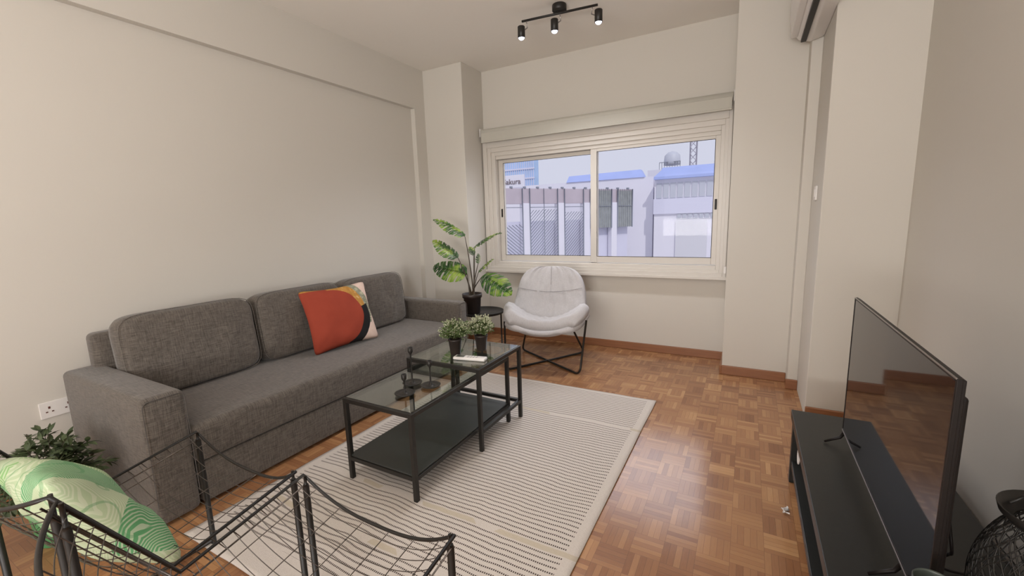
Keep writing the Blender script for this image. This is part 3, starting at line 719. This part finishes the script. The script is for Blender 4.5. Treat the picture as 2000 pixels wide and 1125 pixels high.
# ================================================================== WIRE CHAIRS
def wire_chair(cx, half, label):
    T = thing('wire_chair', label, 'chair', (cx, 0.5, 0), 0, 'wire lounge chairs')
    A = Vector((0, 0.243-.5, 0.755)); V = Vector((0, 0.428-.5, 0.438)); F = Vector((0, 0.79-.5, 0.503))
    L1 = (V-A).length; L2 = (F-V).length; n1 = Vector((0, -(A-V).normalized().z, (A-V).normalized().y)); 
    nb = Vector((0, -0.863, -0.505)); ns = Vector((0, 0.176, -0.984))
    def P(u, s):     # s in metres from the top of the back along the profile
        if s <= L1: c = A.lerp(V, s/L1)
        else: c = V.lerp(F, min(1, (s-L1)/L2))
        q = min(1, max(0, (s-(L1-.07))/.14)); n_ = (nb*(1-q)+ns*q).normalized()
        return c + Vector((u*half, 0, 0)) + n_*0.093*(1-abs(u)**2.6)
    U = [i/14-1 for i in range(29)]
    bm = BM(); nT = int((L1+L2)/0.033)
    for i in range(1, nT):
        s = (L1+L2)*i/nT; tube(bm, [P(u, s) for u in U], 0.0012, 5)
    for u in (-0.82, -0.5, -0.17, 0.17, 0.5, 0.82):
        tube(bm, [P(u, (L1+L2)*k/26) for k in range(27)], 0.0015, 5)
    obj('wire_sheet', bm, GUN, T)
    # outer rod: side rails, curved top of the back, curved front edge
    bm = BM(); top = [P(u, 0) for u in U]; fr = [P(u, L1+L2) for u in reversed(U)]
    loop = top + [P(1, L1)] + fr + [P(-1, L1)]
    tube(bm, fillet([loop[-1]] + loop + [loop[0]], 0.025, 3)[1:-1] if False else loop, 0.0052, 8, closed=True); obj('rim_rod', bm, BLACK, T)
    for sd in (-1, 1):
        bm = BM(); off = Vector((-sd*0.006, 0, -0.034))
        tube(bm, [P(sd, L1)+off, P(sd, L1+L2)+off+Vector((0, -.01, 0))], 0.0026, 6)
        tube(bm, [P(sd, 0.01)+Vector((-sd*.008, -0.018, -.012)), P(sd, L1)+Vector((-sd*.006, 0.0, -.034))], 0.0026, 6)
        for k in range(9):
            s0 = L1 + L2*(k+.3)/9; tube(bm, [P(sd, s0), P(sd, s0+L2/22)+off], 0.0014, 4)
        obj('side_rail', bm, GUN, T)
    for sd in (-1, 1):
        x = sd*(half-.012)
        for y, zt, zp in ((0.285, 0.475, 0.505), (-0.252, 0.70, 0.755)):
            bm = BM(); tube(bm, [(x, y, 0.0095 if y > 0 else 0.0), (x, y, zt-.008), (x, y, zt)], [0.0100, 0.0100, 0.008] if y > 0 else [0.0088, 0.0088, 0.007], 14); tube(bm, [(x, y, zt-.002), (x, y, zp)], 0.0048, 8); obj('leg', bm, BLACK, T)
    bm = BM()
    for sd in (-1, 1):
        x = sd*(half-.012); tube(bm, [(x, 0.275, 0.022), (x, -0.242, 0.022)], 0.008, 8)
    tube(bm, [(-half+.012, -0.252, 0.022), (half-.012, -0.252, 0.022)], 0.008, 8)
    obj('stretchers', bm, BLACK, T)
wire_chair(-1.602, 0.318, 'black wire lounge chair holding the green leafy cushion')
wire_chair(-0.938, 0.306, 'empty black wire lounge chair, right of the green cushion')

def mk_green():
    t = NT('green_leaf_print'); v = t.tc(); x, y, z = t.sep(v)
    vo = t.n('ShaderNodeTexVoronoi'); vo.inputs['Scale'].default_value = 6.5; t.t.links.new(t.tc('Object', (1, 1, 0.7)), vo.inputs[0])
    cc = t.sep(vo.outputs['Color'])
    ang = t.math('MULTIPLY', cc[0], 6.283)
    wv = t.math('ADD', t.math('MULTIPLY', x, t.math('COSINE', ang)), t.math('MULTIPLY', z, t.math('SINE', ang)))
    wv = t.math('ADD', wv, t.math('MULTIPLY', t.noise(v, 5, 2), 0.10))
    ln = t.math('FRACT', t.math('MULTIPLY', wv, 150.0)); ln = t.math('LESS_THAN', ln, 0.42)
    c1 = t.ramp(cc[1], [(0.0, (0.12, 0.34, 0.15)), (0.34, (0.12, 0.34, 0.15)), (0.36, (0.26, 0.46, 0.19)), (0.62, (0.26, 0.46, 0.19)), (0.64, (0.44, 0.54, 0.34)), (1.0, (0.44, 0.54, 0.34))])
    c2 = t.mix(0.6, c1, (0.62, 0.66, 0.50))
    edge = t.math('LESS_THAN', t.math('FRACT', t.math('MULTIPLY', t.noise(v, 4, 1), 6.0)), 0.07)
    c = t.mix(ln, c1, c2); c = t.mix(t.math('MULTIPLY', edge, 0.45), c, (0.10, 0.30, 0.13))
    t.set(Base_Color=c, Roughness=0.85); t.b.inputs['Specular IOR Level'].default_value = 0.15
    return t.bump(t.noise(v, 400, 2), 0.2, 0.001).m
bm = BM(); pillow(bm, 0.465, 0.47, 0.16, n=40, wrinkle=0.012, seed=2.7, pinch=0.06, p=0.42, corner=12)
gc = obj('green_cushion', bm, mk_green()); tag(gc, 'light green leaf-patterned cushion resting in a wire chair', 'cushion')
ux = Vector((1, 0.02, 0.11)).normalized(); up2 = Vector((0.05, -0.50, 0.86)); up2 = (up2-up2.dot(ux)*ux).normalized()
gc.matrix_world = basis((-1.712, 0.398, 0.476), ux, up2.cross(ux), up2)

# ================================================================== PLANT BESIDE SOFA
T = thing('leafy_plant', 'leafy dark green plant in a green pot beside the near sofa arm', 'plant', (-2.57, 0.50, 0))
bm = BM(); lathe(bm, [(0, 0.0005), (0.066, 0), (0.069, 0.004), (0.092, 0.265), (0.096, 0.28), (0.092, 0.282), (0.086, 0.26), (0, 0.255)], 32); obj('pot', bm, GPOT, T)
bm = BM(); lathe(bm, [(0, 0.262), (0.05, 0.265), (0.086, 0.258)], 24); obj('soil', bm, plain('plant_soil', (0.03, 0.02, 0.015), 0.95, var=0.4, scale=200), T)
rnd = random.Random(21); bl, bs = BM(), BM()
for i in range(95):
    a = rnd.uniform(0, 2*PI); el = rnd.uniform(-0.25, 1.15); R_ = rnd.uniform(0.15, 0.31)
    s0 = Vector((0.03*math.cos(a), 0.03*math.sin(a), 0.26))
    e = Vector((R_*math.cos(a)*math.cos(el)*1.05, R_*math.sin(a)*math.cos(el)*0.60, 0.255 + R_*math.sin(el)*0.85 - 0.03*math.cos(el)))
    k = s0.lerp(e, 0.5) + Vector((0, 0, 0.07))
    pts = [(1-q/10)**2*s0 + 2*(q/10)*(1-q/10)*k + (q/10)**2*e for q in range(11)]
    tube(bs, pts, 0.0013, 4, cap=False)
    for j in range(13):
        q = rnd.uniform(0.4, 1.0); p = (1-q)**2*s0 + 2*q*(1-q)*k + q*q*e
        d = (e-s0).normalized()*0.8 + rv(rnd)*0.9; d.z *= 0.6
        leaf(bl, p, d, Vector((0, 0, 1)) + rv(rnd)*0.5, rnd.uniform(0.034, 0.052), rnd.uniform(0.014, 0.021), 0.12, 0.25)
obj('foliage', bl, LDK, T); obj('stems', bs, STEM, T)

# ================================================================== TV BENCH, TV
T = thing('tv_bench', 'low black television bench along the right wall', 'bench', (0.43, 1.45, 0))
X0, X1, Y0, Y1, HT = 0.228, 0.66, 0.55, 2.35, 0.36
bm = BM(); box(bm, X0, X1, Y0, Y1, HT-.04, HT, 0.002); sub('top', bm, BENCH, T)
for y in (Y0, Y1-.04):
    bm = BM(); box(bm, X0+.008, X1-.005, y, y+.04, 0.0, HT-.04, 0.002); sub('side_panel', bm, BENCH, T)
bm = BM(); box(bm, X0+.012, X1-.02, Y0+.04, Y1-.04, 0.085, 0.115, 0.002); sub('bottom_panel', bm, BENCH, T)
bm = BM(); box(bm, X1-.025, X1-.015, Y0+.04, Y1-.04, 0.115, HT-.04); sub('back_panel', bm, BENCH, T)
bm = BM(); box(bm, X0+.03, X1-.03, 1.42, 1.44, 0.115, HT-.04); sub('divider', bm, BENCH, T)
t = thing('white_ring', 'small white ring hanging in the open front of the black bench', 'ring', (0.234, 2.02, 0.29))
bm = BM(); tube(bm, [(0.0, 0.026*math.cos(2*PI*k/24), 0.03*math.sin(2*PI*k/24)) for k in range(24)], 0.003, 8, closed=True); obj('ring_band', bm, WPLAST, t)
rnd = random.Random(5); bm = BM()
for i in range(5):
    p = Vector((rnd.uniform(-.012, .012), rnd.uniform(-.02, .02), 0.006)); pts = [p + Vector((rnd.uniform(-.01, .01), rnd.uniform(-.012, .012), rnd.uniform(-.003, .006))) for _ in range(4)]
    tube(bm, pts, 0.003, 6)
o = obj('plastic_scrap', bm, WPLAST, None, (0.262, 2.10, 0.0025)); tag(o, 'tiny crumpled white scrap on the parquet beside the black bench', 'scrap')
o.location = (0.205, 2.06, 0.002)

tv = thing('television', 'large flat black television standing on the black bench', 'television', (0.38, 1.59, 0.36))
yn, yf, zb, zt = 1.125, 2.068, 0.422, 0.972
bm = BM(); ring_y = None
def vring(bm, y0, y1, z0, z1, w1, x0, x1, bev=0.0):
    box(bm, x0, x1, y0, y0+w1, z0, z1, bev); box(bm, x0, x1, y1-w1, y1, z0, z1, bev)
    box(bm, x0, x1, y0+w1, y1-w1, z0, z0+w1*1.3, bev); box(bm, x0, x1, y0+w1, y1-w1, z1-w1, z1, bev)
vring(bm, yn, yf, zb, zt, 0.008, 0.378, 0.388, 0.0015); sub('bezel', bm, PLAST, tv)
bm = BM(); box(bm, 0.3795, 0.384, yn+.007, yf-.007, zb+.010, zt-.007); sub('screen', bm, SCREEN, tv)
bm = BM(); box(bm, 0.3765, 0.3800, yn+.002, yf-.002, zb, zb+.006, 0.001); sub('silver_trim', bm, SILVER, tv)
bm = BM(); box(bm, 0.3770, 0.3798, yn+.002, yf-.002, zt-.002, zt+.0005); sub('top_trim', bm, SILVER, tv)
bm = BM(); box(bm, 0.384, 0.394, yn+.002, yf-.002, zb+.004, zt-.003, 0.002); box(bm, 0.392, 0.408, yn+.02, yf-.03, zb+.01, zt-.045, 0.006); sub('back_housing', bm, PLAST, tv)
for y in (2.02-.0+.03, 1.30):
    bm = BM()
    for sx in (-1, 1):
        tube(bm, [(0.392, y, zb+.012), (0.392+sx*0.02, y+.004, 0.392), (0.392+sx*0.072, y+.02*0, 0.3655)], [0.008, 0.006, 0.0045], 8)
    sub('stand_foot', bm, PLAST, tv)
bm = BM(); pts = [(0.452, 1.30, 0.60), (0.46, 1.27, 0.50), (0.475, 1.33, 0.46), (0.46, 1.36, 0.41), (0.50, 1.40, 0.366), (0.60, 1.42, 0.366)]
cb = BM(); tube(cb, fillet(pts, 0.03, 5), 0.0035, 8); o = obj('power_cable', cb, PLAST); tag(o, 'black cable dangling behind the near edge of the television', 'cable'); bm.free()

# wire lantern
T = thing('wire_lantern', 'black mesh lantern with a ring handle on the bench behind the television', 'lantern', (0.573, 1.17, 0.36))
def lp(th, q):
    z = 0.005 + 0.31*q; r = 0.068 + 0.05*math.sin(PI*min(1, q*1.02))**0.75
    return Vector((r*math.cos(th), r*math.sin(th), z))
bm = BM(); rnd = random.Random(3)
for fam in (-1, 1):
    for k in range(42):
        a0 = 2*PI*k/42 + rnd.uniform(-.05, .05); ph = rnd.uniform(0, 6)
        tube(bm, [lp(a0 + fam*1.6*i/22 + 0.04*math.sin(i*0.9+ph), i/22) for i in range(23)], 0.0014, 4, cap=False)
obj('mesh_body', bm, BLACK, T)
bm = BM(); lathe(bm, [(0.064, 0.310), (0.074, 0.310), (0.088, 0.325), (0.092, 0.340), (0.090, 0.341), (0.080, 0.327), (0.064, 0.313)], 40); obj('neck_ring', bm, BLACK, T)
bm = BM(); lathe(bm, [(0.07, 0.0), (0.072, 0.008), (0, 0.006)], 32); obj('base_plate', bm, BLACK, T)
bm = BM(); lathe(bm, [(0.036, 0.362), (0.062, 0.360), (0.072, 0.363), (0.070, 0.370), (0.036, 0.369), (0.034, 0.365), (0.036, 0.362)], 40)
bmesh.ops.transform(bm, matrix=Matrix.Translation((0.012, 0, 0)) @ Matrix.Rotation(math.radians(6), 4, 'Y'), verts=bm.verts[:])
obj('handle_disc', bm, BLACK, T)
for a in (0.3, 2.4, 4.5):
    bm = BM(); tube(bm, [(0.075*math.cos(a), 0.075*math.sin(a), 0.325), (0.055*math.cos(a)+.012, 0.055*math.sin(a), 0.366)], 0.003, 6); obj('handle_strut', bm, BLACK, T)
# small cylindrical holder
T = thing('tealight_holder', 'small dark round holder on the bench in front of the television', 'candle holder', (0.352, 1.02, 0.36))
bm = BM(); lathe(bm, [(0, 0.001), (0.030, 0), (0.031, 0.003), (0.034, 0.232), (0.0325, 0.234), (0.031, 0.23), (0.029, 0.02), (0, 0.018)], 32); obj('cup', bm, plain('grey_green_glaze', (0.05, 0.06, 0.05), 0.35), T)

# ================================================================== OUTSIDE
OW = plain('outside_white_render', (0.76, 0.75, 0.84), 0.8, var=0.03, scale=2)
OL = plain('outside_lavender_panel', (0.66, 0.66, 0.80), 0.8, var=0.03, scale=2)
OB = plain('blue_roof_sheet', (0.36, 0.44, 0.78), 0.6, var=0.08, scale=3)
OG = plain('outside_glazing', (0.50, 0.52, 0.60), 0.5, var=0.1)
OT = plain('blue_curtain_glass', (0.42, 0.58, 0.85), 0.5, var=0.2, scale=1.2)
OM = plain('mauve_shade_screen', (0.50, 0.44, 0.50), 0.8, var=0.1, scale=3)
SP = plain('grey_green_screen', (0.36, 0.38, 0.38), 0.8, var=0.35, scale=5)
OI = plain('grey_iron', (0.25, 0.27, 0.33), 0.6)
bm = BM(); box(bm, -60, 40, 5.5, 90, -3.6, -3.4); struct(obj('ground', bm, plain('pale_pavement', (0.50, 0.48, 0.46), 0.9)))
# screened terrace wall, running away to the right
A_, B_ = Vector((-7.6, 11.8, 0)), Vector((-4.057, 17.324, 0)); Lw = (B_-A_).length; ang = math.atan2((B_-A_).y, (B_-A_).x)
T = thing('screen_wall', 'terrace wall of iron lattice screens seen through the left pane', 'wall', A_, ang)
bm = BM(); box(bm, 0, Lw-0.0, 0.25, 0.35, -3.4, 1.25); obj('backing_wall', bm, OL, T)
D0 = 0.9
posts = [(1.56, 1.83), (3.0, 3.28), (4.15, 4.45), (5.50, 5.77)]
for a, b in posts:
    bm = BM(); box(bm, a, b, -0.02, 0.2, -3.4, 1.86, 0.01); obj('pillar', bm, OW, T)
bm = BM(); box(bm, 0.2, Lw, 0.02, 0.12, 1.84, 2.36, 0.01); obj('shade_band', bm, OM, T)
pans = [(0.55, 1.56, 0), (1.83, 3.0, 1), (3.28, 4.15, 2), (4.45, 5.5, 3), (5.77, Lw, 4)]
for a, b, kind in pans:
    bm = BM(); z0, z1 = (-0.25 if kind < 3 else 0.9), 2.36; y = -0.03; r = 0.012
    for x in (a+.01, b-.01): tube(bm, [(x, y, z0), (x, y, z1)], 0.02, 5)
    tube(bm, [(a, y, 1.72), (b, y, 1.72)], r, 5)
    if kind in (0, 1, 2):
        for k in range(-14, 22):
            o_ = k*0.115; sgn = -1 if kind == 0 else 1
            pts = []
            for q in range(31):
                x = a + (b-a)*q/30; z = (z0+o_ + sgn*(x-a)*0.95) if kind != 0 else (z0 + o_ + (b-x)*0.8)
                if z0 < z < (1.15 + (0.5 if kind == 1 else 0.4 if kind == 2 else 0)): pts.append((x, y, z))
            if len(pts) > 1: tube(bm, [pts[0], pts[-1]], 0.011, 4)
        if kind == 1: tube(bm, [((a+b)/2, y, z0), ((a+b)/2, y, z1)], 0.014, 4)
    else:
        n = int((b-a)/0.09)
        for k in range(n): tube(bm, [(a+(k+.5)*(b-a)/n, y, z0 if kind == 3 else 0.9), (a+(k+.5)*(b-a)/n, y, z1)], 0.012, 4)
    obj('lattice_screen', bm, OI, T)
    if kind >= 3:
        bm = BM(); box(bm, a+.02, b-.02, -0.012, 0.0, 0.92, 2.30); obj('screen_panel', bm, SP, T)
bm = BM()
for k in range(12): box(bm, 0.6+k*0.52, 0.68+k*0.52, 0.0, 0.08, 2.36, 2.42)
obj('clips', bm, OI, T)
# building with blue roof, behind the right pane
T = thing('blue_roof_building', 'white building with curved blue roof edge and window band, right pane', 'building', (-2.2, 18, -3.4))
def osub(n_, bm, m): return sub(n_, bm, m, T)
bm = BM(); box(bm, -3.34, 3.0, 18.0, 24, -3.4, 2.75); osub('wall', bm, OW)
bm = BM()
prof = [(17.8, 2.70), (17.8, 2.80), (17.95, 3.05), (18.25, 3.18), (18.5, 3.2), (18.5, 2.70)]
Aa = [bm.verts.new((-3.34+(0.25 if z > 2.9 else 0), y, z)) for y, z in prof]; Bb = [bm.verts.new((3.0, y, z)) for y, z in prof]
for i in range(6): bm.faces.new((Aa[i], Bb[i], Bb[(i+1) % 6], Aa[(i+1) % 6]))
bm.faces.new(list(reversed(Aa))); bm.faces.new(Bb); osub('roof_edge', bm, OB)
bm = BM(); box(bm, -3.36, 3.0, 17.93, 18.0, 1.36, 1.95); osub('spandrel', bm, OL)
for k in range(11):
    x = -3.26+k*0.262
    bm = BM(); box(bm, x, x+.20, 17.96, 18.01, 1.98, 2.56); osub('window', bm, OG)
bm = BM(); box(bm, -2.5, -1.36, 17.94, 18.0, -3.4, 1.12); osub('shutter_door', bm, plain('pale_shutter', (0.66, 0.66, 0.72), 0.7))
bm = BM()
for k in range(7): box(bm, -2.45+k*.2, -2.32+k*.2, 17.95, 18.0, 1.16, 1.34)
osub('transom_window', bm, OG)
T = thing('white_annex', 'white flat building with a sloped blue roof strip, behind the lattice wall', 'building', (-5.5, 19, -3.4))
bm = BM(); box(bm, -9.4, -3.5, 18.6, 24, -3.4, 2.9); osub('wall', bm, OW)
bm = BM(); Aa = [bm.verts.new(p) for p in ((-7.3, 18.55, 2.9), (-3.85, 18.55, 2.9), (-4.1, 18.9, 3.25), (-7.3, 18.9, 3.2))]; Bb = [bm.verts.new(v.co + Vector((0, .4, 0))) for v in Aa]
bm.faces.new(Aa); bm.faces.new(list(reversed(Bb)))
for i in range(4): bm.faces.new((Aa[i], Bb[i], Bb[(i+1) % 4], Aa[(i+1) % 4]))
osub('roof_strip', bm, OB)
# blue glass tower and sign
T = thing('glass_tower', 'blue curtain-wall tower at the left edge of the window', 'building', (-21.5, 42, -3.4))
bm = BM(); box(bm, -25, -20.1, 42, 43, -3.4, 9.5); osub('curtain_wall', bm, OT)
bm = BM()
for k in range(20): box(bm, -25+k*.25, -24.94+k*.25, 41.92, 42, -3.4, 9.5)
osub('mullions', bm, OL)
bm = BM()
for k in range(7): box(bm, -25, -20.1, 41.9, 42, 2.6+k*1.0, 2.75+k*1.0)
osub('floor_bands', bm, OL)
T = thing('rooftop_sign', 'white rooftop sign board with grey lettering before the blue tower', 'sign', (-17.6, 32, -3.4))
bm = BM(); box(bm, -18.9, -16.3, 32, 32.15, 3.95, 4.98, 0.02); osub('board', bm, OW)
cu = bpy.data.curves.new('lettering', 'FONT'); cu.body = 'Sakura'; cu.size = 0.62; cu.extrude = 0.02
to = bpy.data.objects.new('lettering_tmp', cu); C.objects.link(to)
me = bpy.data.meshes.new_from_object(to.evaluated_get(bpy.context.evaluated_depsgraph_get())); bpy.data.objects.remove(to)
lo = bpy.data.objects.new('lettering', me); C.objects.link(lo); me.materials.append(plain('grey_letters', (0.22, 0.18, 0.20), 0.8)); lo.parent = T
lo.matrix_parent_inverse = Matrix.Translation(-T.location); lo.location = (-18.25, 31.97, 4.25); lo.rotation_euler = (PI/2, 0, 0)
bm = BM(); box(bm, -22, -15.5, 32.2, 36, -3.4, 3.9); osub('building_wall', bm, OW)
T = thing('crane_mast', 'pale lattice mast rising behind the blue-roofed building', 'mast', (-4.5, 40, -3.4))
bm = BM()
for dx in (0, .5): 
    for dy in (0, .5): tube(bm, [(-4.6+dx, 40+dy, -3.4), (-4.6+dx, 40+dy, 9)], 0.035, 4)
for k in range(22): tube(bm, [(-4.6, 40, -3.+k*.55), (-4.1, 40, -2.45+k*.55)], 0.03, 4); tube(bm, [(-4.1, 40, -3.+k*.55), (-4.6, 40, -2.45+k*.55)], 0.03, 4)
osub('lattice', bm, plain('pale_steel', (0.45, 0.44, 0.52), 0.6))
T = thing('rooftop_tank', 'grey rooftop tank and railing behind the blue-roofed building', 'tank', (-5.9, 38, 5.0))
bm = BM(); lathe(bm, [(0, 1.1), (0.35, 1.0), (0.6, 0.75), (0.65, 0.3), (0.65, 0.0), (0, 0)], 24, (-5.7, 38, 5.35)); osub('tank_body', bm, OG)
bm = BM()
for k in range(9): tube(bm, [(-6.6+k*.2, 37.4, 5.0), (-6.6+k*.2, 37.4, 5.55)], 0.02, 4)
tube(bm, [(-6.6, 37.4, 5.55), (-5.0, 37.4, 5.55)], 0.025, 4); osub('railing', bm, OI)
bm = BM(); box(bm, -7.5, -4.9, 37.3, 40, -3.4, 5.0); osub('tower_block', bm, plain('distant_white', (0.66, 0.66, 0.76), 0.9))
